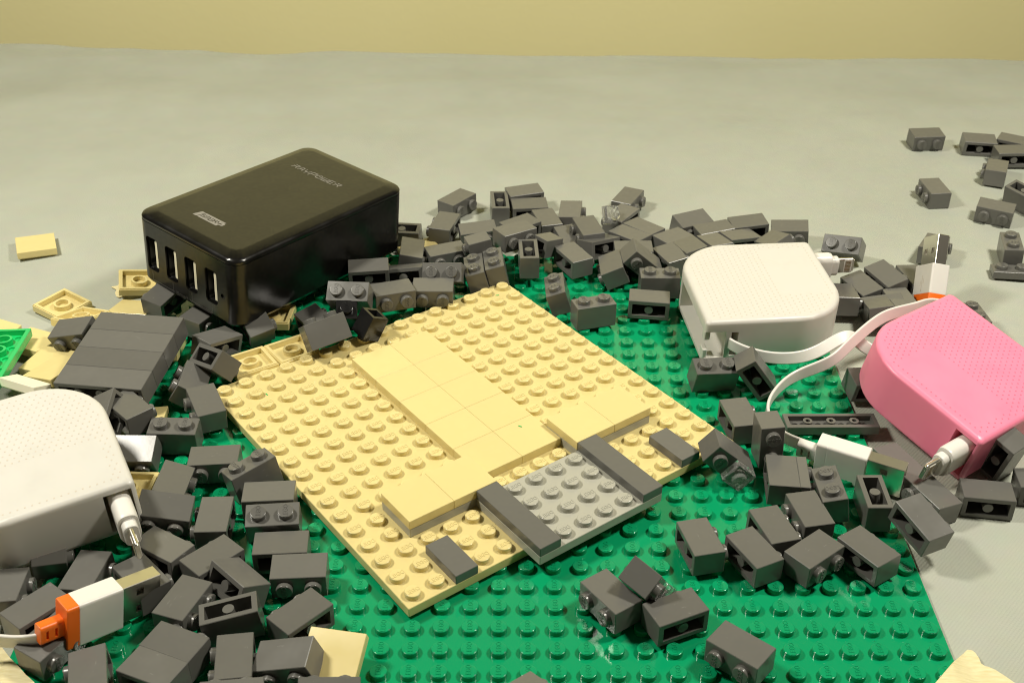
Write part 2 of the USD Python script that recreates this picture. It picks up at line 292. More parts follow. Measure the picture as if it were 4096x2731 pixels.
# kind, position (mm), quaternion, label, category
PIECES = [
('brick',(46.55,18.72,7.20),(0.4326,0.5593,0.5437,0.4521),'dark grey brick on its side, studs right, second from left on front green plate','toy brick'),
('brick',(62.00,13.49,7.08),(0.3737,0.6030,0.5944,0.3787),'dark grey brick on its side, studs right, third from left on front green plate','toy brick'),
('brick',(69.27,24.12,7.19),(0.4300,0.5713,0.5555,0.4244),'dark grey brick on its side, studs right, fourth from left on front green plate','toy brick'),
('brick',(90.84,33.34,7.13),(0.5403,-0.4599,-0.4467,0.5450),'dark grey brick on its side, studs left, rightmost on front green plate','toy brick'),
('brick',(80.70,18.74,7.02),(0.6636,0.2368,0.2298,0.6714),'dark grey brick on its side, studs right, sixth from left on front green plate','toy brick'),
('brick',(95.87,13.48,7.16),(0.3278,0.6256,0.6166,0.3477),'dark grey brick on its side, studs right, seventh from left on front green plate','toy brick'),
('brick',(95.61,42.63,2.96),(-0.0579,-0.0693,0.7123,0.6961),'dark grey brick upright, studs on top on front green plate','toy brick'),
('brick',(106.98,38.43,12.86),(-0.6978,0.7161,-0.0174,0.0032),'dark grey brick upside down, hollow underside showing on front green plate','toy brick'),
('brick',(76.47,50.72,7.11),(0.5190,0.4765,0.4669,0.5343),'dark grey brick on its side, studs right, fifth from left on front green plate','toy brick'),
('brick4',(128.41,53.30,4.36),(0.5743,-0.3576,-0.4059,0.6144),'dark grey long brick on its side, studs left near the pink case','toy brick'),
('brick',(112.88,22.53,11.73),(0.4366,0.5615,0.6297,0.3123),'dark grey brick on its side, studs right, rightmost on front green plate','toy brick'),
('brick',(144.26,40.15,4.21),(0.0501,0.7096,0.7000,0.0626),'dark grey brick on its side, studs away, second from left near the pink case','toy brick'),
('brick',(164.16,45.60,4.68),(0.0014,0.7071,0.7038,0.0687),'dark grey brick on its side, studs away, rightmost near the pink case','toy brick'),
('brick',(151.44,58.24,8.64),(0.6704,0.1290,0.6620,-0.3093),'dark grey brick standing on end near the pink case','toy brick'),
('brick',(27.17,0.34,7.16),(0.6215,-0.3366,-0.3175,0.6321),'dark grey brick on its side, studs left, leftmost on front green plate','toy brick'),
('brick',(29.07,4.45,12.13),(0.6173,-0.4892,0.6158,0.0209),'dark grey brick standing on end on front green plate','toy brick'),
('brick',(42.54,-12.44,7.02),(-0.1479,0.6947,0.6883,-0.1475),'dark grey brick on its side, studs away on front green plate','toy brick'),
('brick',(59.49,-17.93,7.08),(0.6595,-0.2550,-0.2419,0.6644),'dark grey brick on its side, studs toward camera on front green plate','toy brick'),
('brick',(-1.96,-43.21,9.47),(0.2427,0.6968,0.5723,0.3577),'dark grey brick on its side, studs right, leftmost on front green plate','toy brick'),
('brick',(-75.48,29.11,3.89),(0.1432,0.0085,0.0487,0.9885),'dark grey brick upright, studs on top in left foreground pile','toy brick'),
('brick',(-78.25,34.64,7.20),(-0.0268,0.7170,0.6960,-0.0260),'dark grey brick on its side, studs away, fourth from left in left foreground pile','toy brick'),
('brick',(-71.10,12.04,7.07),(-0.0253,0.7117,0.7016,-0.0242),'dark grey brick on its side, studs away, fifth from left in left foreground pile','toy brick'),
('brick',(-65.14,12.21,7.20),(0.7172,0.0232,0.0225,0.6961),'dark grey brick on its side, studs toward camera, rightmost in left foreground pile','toy brick'),
('brick',(-58.59,-13.29,7.07),(-0.2792,0.6491,0.6446,-0.2919),'dark grey brick on its side, studs left, rightmost in left foreground pile','toy brick'),
('brick',(-84.62,-0.47,10.61),(0.3218,0.7914,0.4756,0.2096),'dark grey brick on its side, studs right, rightmost in left foreground pile','toy brick'),
('brick',(-81.12,-11.25,13.15),(0.9916,0.1134,0.0617,-0.0124),'dark grey brick upside down, hollow underside showing in left foreground pile','toy brick'),
('brick',(-72.24,-25.46,7.15),(0.5237,-0.4673,-0.4586,0.5450),'dark grey brick on its side, studs left, fourth from left in left foreground pile','toy brick'),
('brick',(-62.53,-20.95,8.92),(0.7416,-0.1614,0.0626,0.6481),'dark grey brick on its side, studs toward camera, leftmost in left foreground pile','toy brick'),
('brick',(-73.70,-45.13,8.99),(-0.0288,0.6798,0.7174,-0.1491),'dark grey brick on its side, studs away, third from left in left foreground pile','toy brick'),
('brick',(-50.62,-42.83,7.21),(0.0033,0.6806,0.7289,-0.0742),'dark grey brick on its side, studs away, rightmost in left foreground pile','toy brick'),
('tile',(-51.68,-23.07,5.04),(0.1979,-0.0547,-0.1062,0.9729),'tan square tile smooth side up in left foreground pile','toy tile'),
('brick',(-99.60,-3.63,7.06),(0.5700,0.4156,0.4076,0.5799),'dark grey brick on its side, studs right, seventh from left in left foreground pile','toy brick'),
('brick',(-112.20,0.36,7.42),(0.2865,0.6666,0.6322,0.2718),'dark grey brick on its side, studs right, fifth from left in left foreground pile','toy brick'),
('brick',(-107.99,11.48,7.61),(0.1968,0.7054,0.6559,0.1830),'dark grey brick on its side, studs right, sixth from left in left foreground pile','toy brick'),
('brick',(-86.83,8.09,7.24),(-0.2747,0.6489,0.6416,-0.3029),'dark grey brick on its side, studs left, third from left in left foreground pile','toy brick'),
('brick',(-129.29,5.83,6.92),(0.5197,0.4518,0.4760,0.5470),'dark grey brick on its side, studs right, fourth from left in left foreground pile','toy brick'),
('brick',(-143.42,16.17,8.18),(0.5294,0.5027,0.5997,0.3277),'dark grey brick on its side, studs right, second from left in left foreground pile','toy brick'),
('brick',(-149.33,-2.82,8.07),(0.4227,0.5668,0.4898,0.5100),'dark grey brick on its side, studs right, leftmost in left foreground pile','toy brick'),
('brick',(-129.76,-13.07,8.94),(-0.2991,0.6492,0.6234,-0.3170),'dark grey brick on its side, studs left, leftmost in left foreground pile','toy brick'),
('brick',(-131.27,-16.61,7.60),(0.6311,0.3567,0.3535,0.5912),'dark grey brick on its side, studs right, third from left in left foreground pile','toy brick'),
('brick',(-108.49,-29.94,8.43),(0.5805,-0.4537,-0.3783,0.5605),'dark grey brick on its side, studs left, second from left in left foreground pile','toy brick'),
('brick',(-95.47,-25.58,7.14),(0.1383,0.6934,0.6892,0.1579),'dark grey brick on its side, studs away, second from left in left foreground pile','toy brick'),
('brick',(-99.19,-34.49,7.54),(0.1353,0.7010,0.6789,0.1713),'dark grey brick on its side, studs away, leftmost in left foreground pile','toy brick'),
('brick',(-125.94,65.30,9.91),(0.8405,-0.0142,-0.0010,0.5416),'dark grey brick on its side, studs toward camera, leftmost left of tan plate','toy brick'),
('brick',(-114.53,70.71,3.21),(0.0621,0.0069,-0.0050,0.9980),'dark grey brick upright, studs on top, leftmost left of tan plate','toy brick'),
('brick',(-102.73,86.43,8.68),(0.6037,-0.3453,-0.4026,0.5952),'dark grey brick on its side, studs left, third from left left of tan plate','toy brick'),
('brick',(-99.12,61.66,7.04),(0.7068,0.0193,0.0298,0.7065),'dark grey brick on its side, studs toward camera, rightmost left of tan plate','toy brick'),
('brick',(-84.79,50.07,3.04),(-0.0667,-0.0857,0.3230,0.9401),'dark grey brick upright, studs on top, rightmost left of tan plate','toy brick'),
('brick',(-114.13,43.90,9.84),(0.5697,0.5788,0.3921,0.4321),'dark grey brick on its side, studs right, second from left left of tan plate','toy brick'),
('brick',(-108.14,35.05,11.10),(0.7753,0.0804,-0.0675,0.6228),'dark grey brick on its side, studs toward camera, second from left left of tan plate','toy brick'),
('brick',(-88.49,29.34,6.92),(0.5102,-0.4883,-0.4894,0.5117),'dark grey brick on its side, studs left, fourth from left left of tan plate','toy brick'),
('brick',(-133.66,74.27,14.38),(0.6559,-0.5760,-0.4265,0.2369),'dark grey brick upside down, hollow underside showing, leftmost left of tan plate','toy brick'),
('brick',(-133.79,73.30,12.35),(0.2670,0.6473,0.6513,0.2924),'dark grey brick on its side, studs right, leftmost left of tan plate','toy brick'),
('brick',(-111.86,99.07,4.79),(0.3330,-0.3380,-0.6162,0.6287),'dark grey brick on its side, studs left, second from left left of tan plate','toy brick'),
('brick',(-111.33,106.40,15.21),(0.8823,-0.3217,0.2348,-0.2508),'dark grey brick upside down, hollow underside showing, rightmost left of tan plate','toy brick'),
('brick',(-107.74,121.38,8.08),(-0.2361,0.6556,0.5930,-0.4035),'dark grey brick on its side, studs left, rightmost left of tan plate','toy brick'),
('brick',(-103.86,133.58,9.89),(0.4484,0.4871,0.7175,0.2163),'dark grey brick on its side, studs right, fourth from left left of tan plate','toy brick'),
('brick',(-132.39,150.16,10.24),(-0.3929,0.5377,0.6581,-0.3512),'dark grey brick on its side, studs left, leftmost left of tan plate','toy brick'),
('brick',(-124.83,145.10,7.49),(0.6188,0.3816,0.3583,0.5857),'dark grey brick on its side, studs right, third from left left of tan plate','toy brick'),
('brick',(-162.77,132.31,11.13),(0.7591,-0.2012,0.0274,0.6185),'dark grey brick on its side, studs toward camera in pile left of charger','toy brick'),
('brick4',(-142.82,86.03,12.94),(0.0430,0.6593,0.7462,0.0820),'long grey brick, nearest of four joined as flat slab left of charger','toy brick'),
('brick4',(-141.17,95.41,14.16),(0.0430,0.6593,0.7462,0.0820),'long grey brick, second nearest of four joined as flat slab left of charger','toy brick'),
('brick4',(-139.51,104.79,15.38),(0.0430,0.6593,0.7462,0.0820),'long grey brick, third nearest of four joined as flat slab left of charger','toy brick'),
('brick4',(-137.86,114.16,16.60),(0.0430,0.6593,0.7462,0.0820),'long grey brick, farthest of four joined as flat slab left of charger','toy brick'),
('tile',(-205.69,207.47,0.69),(-0.0230,0.0170,0.1888,0.9816),'tan square tile smooth side up, third from left in pile left of charger','toy tile'),
('tile',(-179.87,159.87,3.70),(0.8800,0.4743,-0.0150,-0.0200),'tan square tile upside down showing its ring, leftmost in pile left of charger','toy tile'),
('tile',(-153.79,176.78,4.66),(0.9890,0.1300,-0.0703,-0.0008),'tan square tile upside down showing its ring, rightmost in pile left of charger','toy tile'),
('tile',(-167.09,144.21,8.30),(0.8618,0.4899,-0.0330,0.1274),'tan square tile upside down showing its ring, second from left in pile left of charger','toy tile'),
('tile',(-150.28,153.88,2.07),(-0.0801,0.0796,0.6595,0.7431),'tan square tile smooth side up, sixth from left in pile left of charger','toy tile'),
('tile',(-200.33,138.30,1.53),(0.0510,0.0454,0.6034,0.7945),'tan square tile smooth side up, leftmost in pile left of charger','toy tile'),
('tile',(-182.16,131.98,1.52),(-0.0409,0.0750,0.5625,0.8224),'tan square tile smooth side up, second from left in pile left of charger','toy tile'),
('tile',(-170.61,117.16,2.50),(-0.0088,-0.0095,-0.1506,0.9885),'tan square tile smooth side up, fourth from left in pile left of charger','toy tile'),
('cream',(-170.88,92.91,9.99),(-0.1992,0.0232,-0.2232,0.9539),'pale cream tile lying under the green upturned plate left of charger','toy tile'),
('tile',(-132.72,124.12,4.15),(-0.0603,-0.0628,-0.6902,0.7184),'tan square tile smooth side up, rightmost in pile left of charger','toy tile'),
('tile',(-128.86,81.85,3.63),(-0.0927,-0.1081,-0.6441,0.7516),'tan square tile smooth side up left of tan plate','toy tile'),
('tile',(-124.04,46.41,6.64),(0.9995,-0.0226,0.0049,0.0218),'tan square tile upside down showing its ring, leftmost left of tan plate','toy tile'),
('tile',(-98.21,115.90,6.91),(0.9620,0.2695,0.0135,0.0407),'tan square tile upside down showing its ring, second from left left of tan plate','toy tile'),
('tile',(-84.48,124.59,6.64),(0.9541,0.2973,0.0032,0.0364),'tan square tile upside down showing its ring, rightmost left of tan plate','toy tile'),
('tile',(-95.62,148.16,6.87),(-0.6951,0.7179,-0.0235,-0.0298),'tan square tile upside down showing its ring, third from left left of tan plate','toy tile'),
('brick',(-31.48,248.24,4.04),(0.6319,0.2953,0.3110,0.6455),'dark grey brick on its side, studs right, leftmost behind tan plate','toy brick'),
('brick',(-27.60,217.39,6.11),(-0.4327,0.5606,0.5642,-0.4246),'dark grey brick on its side, studs left right of black charger','toy brick'),
('brick',(-8.42,239.11,9.96),(0.7307,-0.6825,-0.0175,-0.0034),'dark grey brick upside down, hollow underside showing, leftmost behind tan plate','toy brick'),
('brick',(3.93,242.56,6.95),(-0.1043,0.6933,0.7070,-0.0930),'dark grey brick on its side, studs away, leftmost behind tan plate','toy brick'),
('brick',(5.22,232.13,5.42),(-0.0366,0.6876,0.7241,-0.0387),'dark grey brick on its side, studs away, second from left behind tan plate','toy brick'),
('brick',(-18.47,219.87,5.24),(0.7229,0.0314,0.0752,0.6862),'dark grey brick on its side, studs toward camera, leftmost behind tan plate','toy brick'),
('brick',(-12.04,190.77,10.50),(-0.1127,0.7415,-0.1098,-0.6523),'dark grey brick standing on end right of black charger','toy brick'),
('brick',(-4.73,201.52,13.85),(0.6652,0.2004,0.1924,0.6930),'dark grey brick on its side, studs right, second from left behind tan plate','toy brick'),
('brick',(3.07,207.25,9.63),(-0.2202,0.6619,0.6742,-0.2427),'dark grey brick on its side, studs left, leftmost behind tan plate','toy brick'),
('brick',(-49.84,192.76,8.22),(0.5404,0.5464,0.4495,0.4554),'dark grey brick on its side, studs right right of black charger','toy brick'),
('brick',(-32.02,196.29,7.17),(0.6849,0.1007,0.1280,0.7102),'dark grey brick on its side, studs toward camera, rightmost right of black charger','toy brick'),
('brick',(-50.16,211.49,10.19),(0.9967,-0.0599,0.0146,-0.0532),'dark grey brick upside down, hollow underside showing right of black charger','toy brick'),
('brick',(-59.17,161.62,13.89),(-0.0455,0.6959,0.7158,-0.0359),'dark grey brick on its side, studs away, leftmost right of black charger','toy brick'),
('brick',(-46.75,171.37,9.06),(-0.0321,0.8189,0.5721,0.0330),'dark grey brick on its side, studs away, rightmost right of black charger','toy brick'),
('brick',(-29.66,173.68,8.79),(0.4344,-0.0635,-0.0364,0.8978),'dark grey brick tipped, studs toward camera, rightmost right of black charger','toy brick'),
('brick',(-16.35,175.53,3.75),(0.0901,-0.0901,-0.6736,0.7281),'dark grey brick upright, studs on top, leftmost right of black charger','toy brick'),
('brick',(-8.74,178.35,5.03),(0.0845,-0.0866,-0.6703,0.7321),'dark grey brick upright, studs on top, rightmost right of black charger','toy brick'),
('brick',(-34.10,163.62,10.02),(0.7239,-0.0061,-0.0010,0.6899),'dark grey brick on its side, studs toward camera, second from left right of black charger','toy brick'),
('brick',(-51.10,156.82,12.20),(0.6927,0.1372,0.1167,0.6983),'dark grey brick on its side, studs toward camera, leftmost right of black charger','toy brick'),
('brick',(-64.02,146.89,13.47),(0.3227,-0.0335,-0.0454,0.9448),'dark grey brick tipped, studs toward camera, leftmost right of black charger','toy brick'),
('black',(-65.95,139.18,8.80),(0.2531,0.0499,0.0533,0.9647),'black one-stud brick tipped, studs toward camera right of black charger','toy brick'),
('black',(-53.93,132.35,16.83),(0.9113,0.3273,-0.2490,0.0183),'black one-stud brick upside down, hollow underside showing right of black charger','toy brick'),
('brick',(-69.64,120.48,10.76),(-0.1154,0.2933,0.9165,-0.2463),'dark grey brick on its side, studs away left of tan plate','toy brick'),
('brick',(-81.26,137.69,5.35),(0.2965,0.5717,0.6841,0.3425),'dark grey brick on its side, studs right, rightmost left of tan plate','toy brick'),
('brick',(45.36,249.85,4.11),(0.5981,0.3540,0.3791,0.6110),'dark grey brick on its side, studs right, fifth from left behind tan plate','toy brick'),
('brick',(18.05,231.52,5.62),(0.5152,0.4559,0.4846,0.5403),'dark grey brick on its side, studs right, third from left behind tan plate','toy brick'),
('brick',(16.67,223.76,6.11),(0.5548,-0.4274,-0.4322,0.5681),'dark grey brick on its side, studs left, second from left behind tan plate','toy brick'),
('brick',(26.07,210.21,5.11),(0.5943,-0.3969,-0.4430,0.5413),'dark grey brick on its side, studs left, third from left behind tan plate','toy brick'),
('brick',(33.76,209.03,10.23),(0.5692,-0.4314,-0.4349,0.5484),'dark grey brick on its side, studs left, fourth from left behind tan plate','toy brick'),
('brick',(48.79,224.88,5.95),(-0.3279,0.6333,0.6258,-0.3158),'dark grey brick on its side, studs left, seventh from left behind tan plate','toy brick'),
('brick',(50.20,212.37,5.89),(0.2722,0.6655,0.6369,0.2781),'dark grey brick on its side, studs right, seventh from left behind tan plate','toy brick'),
('brick',(43.60,205.12,6.14),(0.2536,0.6681,0.6431,0.2751),'dark grey brick on its side, studs right, sixth from left behind tan plate','toy brick'),
('brick',(73.81,230.00,5.83),(0.7575,0.1627,0.1359,0.6175),'dark grey brick on its side, studs toward camera, rightmost behind tan plate','toy brick'),
('brick',(68.09,204.70,5.12),(-0.2075,0.6747,0.6608,-0.2551),'dark grey brick on its side, studs left, eighth from left behind tan plate','toy brick'),
('brick',(76.09,196.88,8.97),(0.5753,-0.5240,-0.3241,0.5380),'dark grey brick on its side, studs left, rightmost behind tan plate','toy brick'),
('brick',(58.29,189.60,5.85),(0.3571,0.5577,0.5990,0.4502),'dark grey brick on its side, studs right, rightmost behind tan plate','toy brick'),
('brick',(46.97,188.76,7.96),(-0.0037,0.7050,0.7091,0.0091),'dark grey brick on its side, studs away, third from left behind tan plate','toy brick'),
('brick',(48.97,188.21,11.18),(0.6850,0.2912,-0.2176,0.6313),'dark grey brick tipped, studs toward camera behind tan plate','toy brick'),
('brick',(36.15,196.78,8.76),(-0.2072,0.7646,0.5570,-0.2493),'dark grey brick on its side, studs left, fifth from left behind tan plate','toy brick'),
('brick',(17.55,185.59,8.31),(0.3662,0.6092,0.5985,0.3696),'dark grey brick on its side, studs right, fourth from left behind tan plate','toy brick'),
('brick11',(7.84,191.71,12.36),(0.3162,0.7155,0.5717,0.2475),'dark grey one-stud brick on its side, studs right behind tan plate','toy brick'),
('brick',(3.34,184.30,15.65),(0.7201,-0.6938,0.0025,-0.0031),'dark grey brick upside down, hollow underside showing, rightmost behind tan plate','toy brick'),
('brick',(42.47,181.50,9.70),(-0.5920,0.5973,0.3753,-0.3898),'dark grey brick on its side, studs left, sixth from left behind tan plate','toy brick'),
('brick',(16.16,162.08,2.80),(0.1072,-0.1196,-0.6887,0.7071),'dark grey brick upright, studs on top, leftmost behind tan plate','toy brick'),
('brick',(27.65,148.04,3.16),(-0.0096,0.0033,0.1460,0.9892),'dark grey brick upright, studs on top, second from left behind tan plate','toy brick'),
('brick',(49.24,150.69,7.20),(0.0463,0.7149,0.6964,0.0423),'dark grey brick on its side, studs away, rightmost behind tan plate','toy brick'),
('brick',(55.35,170.44,3.10),(0.0082,0.0012,0.0018,1.0000),'dark grey brick upright, studs on top, rightmost behind tan plate','toy brick'),
('brick',(85.55,212.66,4.79),(-0.1156,0.7096,0.6919,-0.0654),'dark grey brick on its side, studs away, leftmost around right white case','toy brick'),
('brick',(100.44,216.82,5.39),(-0.0757,0.6812,0.7273,-0.0342),'dark grey brick on its side, studs away, rightmost around right white case','toy brick'),
('brick',(118.29,223.03,5.53),(0.7286,-0.1044,-0.0260,0.6764),'dark grey brick on its side, studs toward camera, leftmost around right white case','toy brick'),
('brick',(77.27,198.10,7.90),(0.3628,0.5965,0.5239,0.4879),'dark grey brick on its side, studs right, leftmost around right white case','toy brick'),
('brick',(95.94,204.52,5.72),(-0.1146,0.7105,0.6650,-0.1995),'dark grey brick on its side, studs left around right white case','toy brick'),
('brick',(103.22,197.40,7.54),(0.1979,0.5187,0.6019,0.5741),'dark grey brick on its side, studs right, second from left around right white case','toy brick'),
('brick',(138.84,204.04,3.98),(0.3565,-0.1646,-0.2062,0.8962),'dark grey brick tipped, studs toward camera around right white case','toy brick'),
('brick',(142.99,172.94,6.27),(0.3663,0.5182,0.6557,0.4090),'dark grey brick on its side, studs right, sixth from left around right white case','toy brick'),
('brick',(132.74,169.21,3.89),(0.3633,0.5291,0.6322,0.4341),'dark grey brick on its side, studs right, fourth from left around right white case','toy brick'),
('brick',(122.35,162.05,5.99),(0.4642,0.5336,0.4418,0.5519),'dark grey brick on its side, studs right, third from left around right white case','toy brick'),
('brick',(154.91,176.28,5.17),(0.4715,0.5590,0.5259,0.4343),'dark grey brick on its side, studs right, eighth from left around right white case','toy brick'),
('brick',(133.76,152.40,5.84),(0.3932,0.5086,0.4576,0.6142),'dark grey brick on its side, studs right, fifth from left around right white case','toy brick'),
('brick',(143.84,157.42,5.60),(0.4489,0.5194,0.5031,0.5249),'dark grey brick on its side, studs right, seventh from left around right white case','toy brick'),
('brick',(141.41,160.08,5.68),(0.7384,-0.0147,0.0634,0.6712),'dark grey brick on its side, studs toward camera, rightmost around right white case','toy brick'),
('brick',(172.20,207.57,4.29),(0.5834,0.3494,0.3481,0.6453),'dark grey brick on its side, studs right, rightmost around right white case','toy brick'),
('brick',(206.60,325.21,4.88),(0.7371,0.0205,0.0278,0.6749),'dark grey brick on its side, studs toward camera, leftmost on far right cloth','toy brick'),
('brick',(230.80,309.13,4.03),(0.0483,0.6640,0.7448,0.0445),'dark grey brick on its side, studs away, leftmost on far right cloth','toy brick'),
('brick',(246.71,309.53,4.06),(0.1896,0.6678,0.6896,0.2063),'dark grey brick on its side, studs away, rightmost on far right cloth','toy brick'),
('brick',(242.69,294.62,4.85),(-0.0073,0.6946,0.7193,0.0116),'dark grey brick on its side, studs away, second from left on far right cloth','toy brick'),
('brick',(233.71,279.71,4.63),(-0.3777,0.6119,0.5743,-0.3912),'dark grey brick on its side, studs left, rightmost on far right cloth','toy brick'),
('brick',(197.85,260.45,4.17),(0.5263,-0.4806,-0.4772,0.5142),'dark grey brick on its side, studs left, leftmost on far right cloth','toy brick'),
('brick',(230.57,250.88,10.63),(0.4813,0.8705,0.0997,0.0253),'dark grey brick upside down, hollow underside showing on far right cloth','toy brick'),
('brick',(217.16,244.97,4.43),(0.7041,-0.1718,-0.1633,0.6694),'dark grey brick on its side, studs toward camera, rightmost on far right cloth','toy brick'),
('brick',(208.86,203.44,0.44),(-0.0282,0.0237,0.7745,-0.6315),'dark grey brick upright, studs on top on far right cloth','toy brick'),
('plate2',(205.17,190.58,0.62),(-0.0399,-0.0139,-0.0750,0.9963),'flat grey plate with studs lying on cloth at right frame edge','toy plate'),
('brick',(123.82,99.37,5.51),(-0.0253,0.6588,0.7467,-0.0876),'dark grey brick on its side, studs away, leftmost near the pink case','toy brick'),
('brick',(173.70,145.56,0.65),(-0.0268,-0.0270,-0.7047,0.7085),'dark grey brick upright, studs on top near the pink case','toy brick'),
('brick',(67.27,107.58,3.59),(0.1149,0.0393,0.0718,0.9900),'dark grey brick upright, studs on top right of tan plate','toy brick'),
('brick',(81.93,99.78,10.06),(-0.6186,0.3362,0.2965,0.6453),'dark grey brick upside down, hollow underside showing right of tan plate','toy brick'),
('brick',(68.14,80.24,7.07),(0.4510,0.5443,0.5359,0.4616),'dark grey brick on its side, studs right right of tan plate','toy brick'),
('brick',(78.86,70.33,11.09),(0.4973,-0.4800,0.5430,0.4770),'dark grey brick standing on end right of tan plate','toy brick'),
('plate4',(104.46,82.42,6.50),(0.9998,0.0186,-0.0084,0.0011),'long narrow grey plate upside down on green baseplate edge near pink case','toy plate'),
('brick',(64.50,63.62,9.57),(0.6629,0.2559,-0.2288,0.6654),'dark grey brick tipped, studs toward camera right of tan plate','toy brick'),
('plateg',(-196.06,107.88,11.64),(0.9981,0.0351,0.0019,0.0500),'green plate upside down showing tubes, cut by left frame edge','toy plate'),
('tile',(-164.31,105.82,7.25),(-0.1184,0.0333,0.9553,0.2690),'tan square tile smooth side up, fifth from left in pile left of charger','toy tile'),
('plate2',(86.03,49.67,7.18),(0.5190,0.4765,0.4669,0.5343),'thin grey plate joined to studs of brick lying right of grey ramp','toy plate'),
('clear',(67.92,54.15,6.90),(0.6629,0.2559,-0.2288,0.6654),'clear one-stud plate joined to tipped grey brick at tan plate right corner','toy plate'),
('clear',(37.13,0.72,6.69),(0.6173,-0.4892,0.6158,0.0209),'clear one-stud plate joined to tilted grey brick leaning on two others in front','toy plate'),
('clear',(38.50,222.00,11.00),(0.4113,0.3097,0.2101,0.8311),'clear one-stud plate poking from grey heap behind tan plate','toy plate'),
('tile',(-41.00,205.00,0.10),(0.0000,0.0000,0.3007,0.9537),'tan square tile half buried under grey bricks right of black charger','toy tile'),
]
GROUPS = {'toy brick': 'loose toy bricks', 'toy tile': 'loose toy tiles', 'toy plate': 'loose toy plates'}
first = {}
for kind, t, q, label, c in PIECES:
    name, build = KINDS[kind]
    x = thing(name, label, c, t, q, GROUPS[c])
    if kind not in first:
        first[kind] = x; build(x)
    else:
        x.GetReferences().AddInternalReference(first[kind].GetPath()); x.SetInstanceable(True)

# ------------------------------------------------------------------ black charger
L, W, H = 89.4, 55.4, 28.75
ch = thing('charger', 'black four port charger box resting tilted on the pile', 'charger', (-97.84, 178.57, 11.07), Ro.from_rotvec([0.027, 0.067, 0.904]).as_quat())
P = []
for z, d, r in ((0, 2.2, 4.0), (0.7, 0.9, 5), (2.2, 0.0, 5.6), (26.9, 0.0, 5.6)): P += [(x, y, z) for x, y in rrect(L/2-d, W/2-d, r, 8)]
body = hull(P)
P = []
for z, d, r in ((27.05, 0.12, 5.5), (28.0, 0.0, 5.6), (28.7, 0.35, 5.4), (29.35, 1.3, 5.0), (30.1, 4.6, 3.2), (30.2, 5.2, 2.8)): P += [(x, y, z) for x, y in rrect(L/2-d, W/2-d, r, 8)]
lid = hull(P)
PY = (19.4, 8.4, -2.6, -13.8)
def slot(y, hw, z0, z1, x0, x1, r=1.2):
    pts = rrect(hw, (z1-z0)/2, r, 4)
    return hull([(x, y+a, (z0+z1)/2+b) for x in (x0, x1) for a, b in pts])
for y in PY:
    body = body - slot(y, 3.2, 6.9, 21.0, -L/2-3, -L/2+11, 1.3)
body = body - cyl(1.0, 1.0, -0.5, n=16).rotate((0, 90, 0)).translate((-L/2, -20.0, 12.5))
part(ch, 'body', body, 'charger', smooth=30)
part(ch, 'lid', lid, 'charger', smooth=30)
for y in PY:
    po = part(ch, 'usb_port', slot(y, 3.05, 7.2, 20.7, -L/2+1.0, -L/2+10.8) - slot(y, 2.55, 7.7, 20.2, -L/2+0.5, -L/2+10.3), 'black', smooth=30)
    part(po, 'tongue', cbox(-L/2+0.7, -L/2+10, y-2.5, y-0.85, 8.2, 19.8, 0.2), 'cream', smooth=False)
def mark(pts_box): return box(*pts_box)
fx = -L/2
ln = []
def hl(y0, y1, z): ln.append(box(fx-0.03, fx+0.3, min(y0, y1), max(y0, y1), z-0.11, z+0.11))
def vl(y, z0, z1): ln.append(box(fx-0.03, fx+0.3, y-0.11, y+0.11, z0, z1))
vl(20.2, 2.6, 6.3); hl(20.2, 8.0, 2.6); vl(8.4, 2.71, 6.3); hl(-2.3, -1.0, 2.6); vl(-2.4, 2.5, 6.3); hl(-2.51, -13.9, 2.6); vl(-13.9, 2.71, 6.3)
part(ch, 'port_lines', cat(*ln), 'printdim', smooth=False)
def on_front(t, h, y, z, m):
    v, f = letters(t, h, 0.05); return np.stack([fx-0.04+0*v[:, 0], y-v[:, 0], z+v[:, 1]], 1) + np.stack([-v[:, 2], 0*v[:, 0], 0*v[:, 0]], 1), f
part(ch, 'port_lettering', on_front('iSmart', 1.7, 3.5, 2.6, 'printdim'), 'printdim', smooth=False)
# printed name: lettering built as strokes, reading along -y, tops towards +x
GL = {'R': [[(0, 0), (.12, .62), (0, .62)], [(.12, 1), (1, 1), (1, .55), (.1, .55)], [(.6, .55), (1, 0)]], 'A': [[(0, 0), (.45, 1), (.75, 1), (1, 0)], [(.25, .4), (.9, .4)]],
      'V': [[(0, 1), (.15, .35), (.85, .35), (1, 1)], [(.5, .35), (.4, -.2)]], 'P': [[(0, -.25), (.1, 1), (1, 1), (1, .4), (.08, .4)]],
      'O': [[(.3, .95), (.05, .8), (0, .2), (.2, 0), (.8, 0), (1, .2), (.95, .8), (.7, .95)], [(.5, 1.15), (.5, .5)]], 'W': [[(0, 1), (.05, 0), (.95, 0), (1, 1)], [(.5, 1), (.5, 0)]],
      'E': [[(1, 1), (0, 1), (0, 0), (1, 0)], [(0, .5), (.85, .5)]]}
from shapely.geometry import LineString, Polygon
from shapely import union_all, affinity
def word(t, w, h, gap, th, slant=0.18):
    g, x = [], 0
    for ch_ in t:
        for s in GL[ch_]: g.append(LineString([(x+a*w+b*h*slant, b*h) for a, b in s]).buffer(th/2, cap_style=2, join_style=2))
        x += w+gap
    u = union_all(g); return affinity.translate(u, -x/2, -h/2)
def on_top(shape, x, y, z, m, name, parent):
    ms = [trimesh.creation.extrude_polygon(g, 0.05, engine='earcut') for g in getattr(shape, 'geoms', [shape])]
    k = trimesh.util.concatenate(ms); v = np.asarray(k.vertices)
    part(parent, name, (np.stack([x+v[:, 1], y-v[:, 0], z+v[:, 2]-0.01], 1), np.asarray(k.faces)), m, smooth=False)
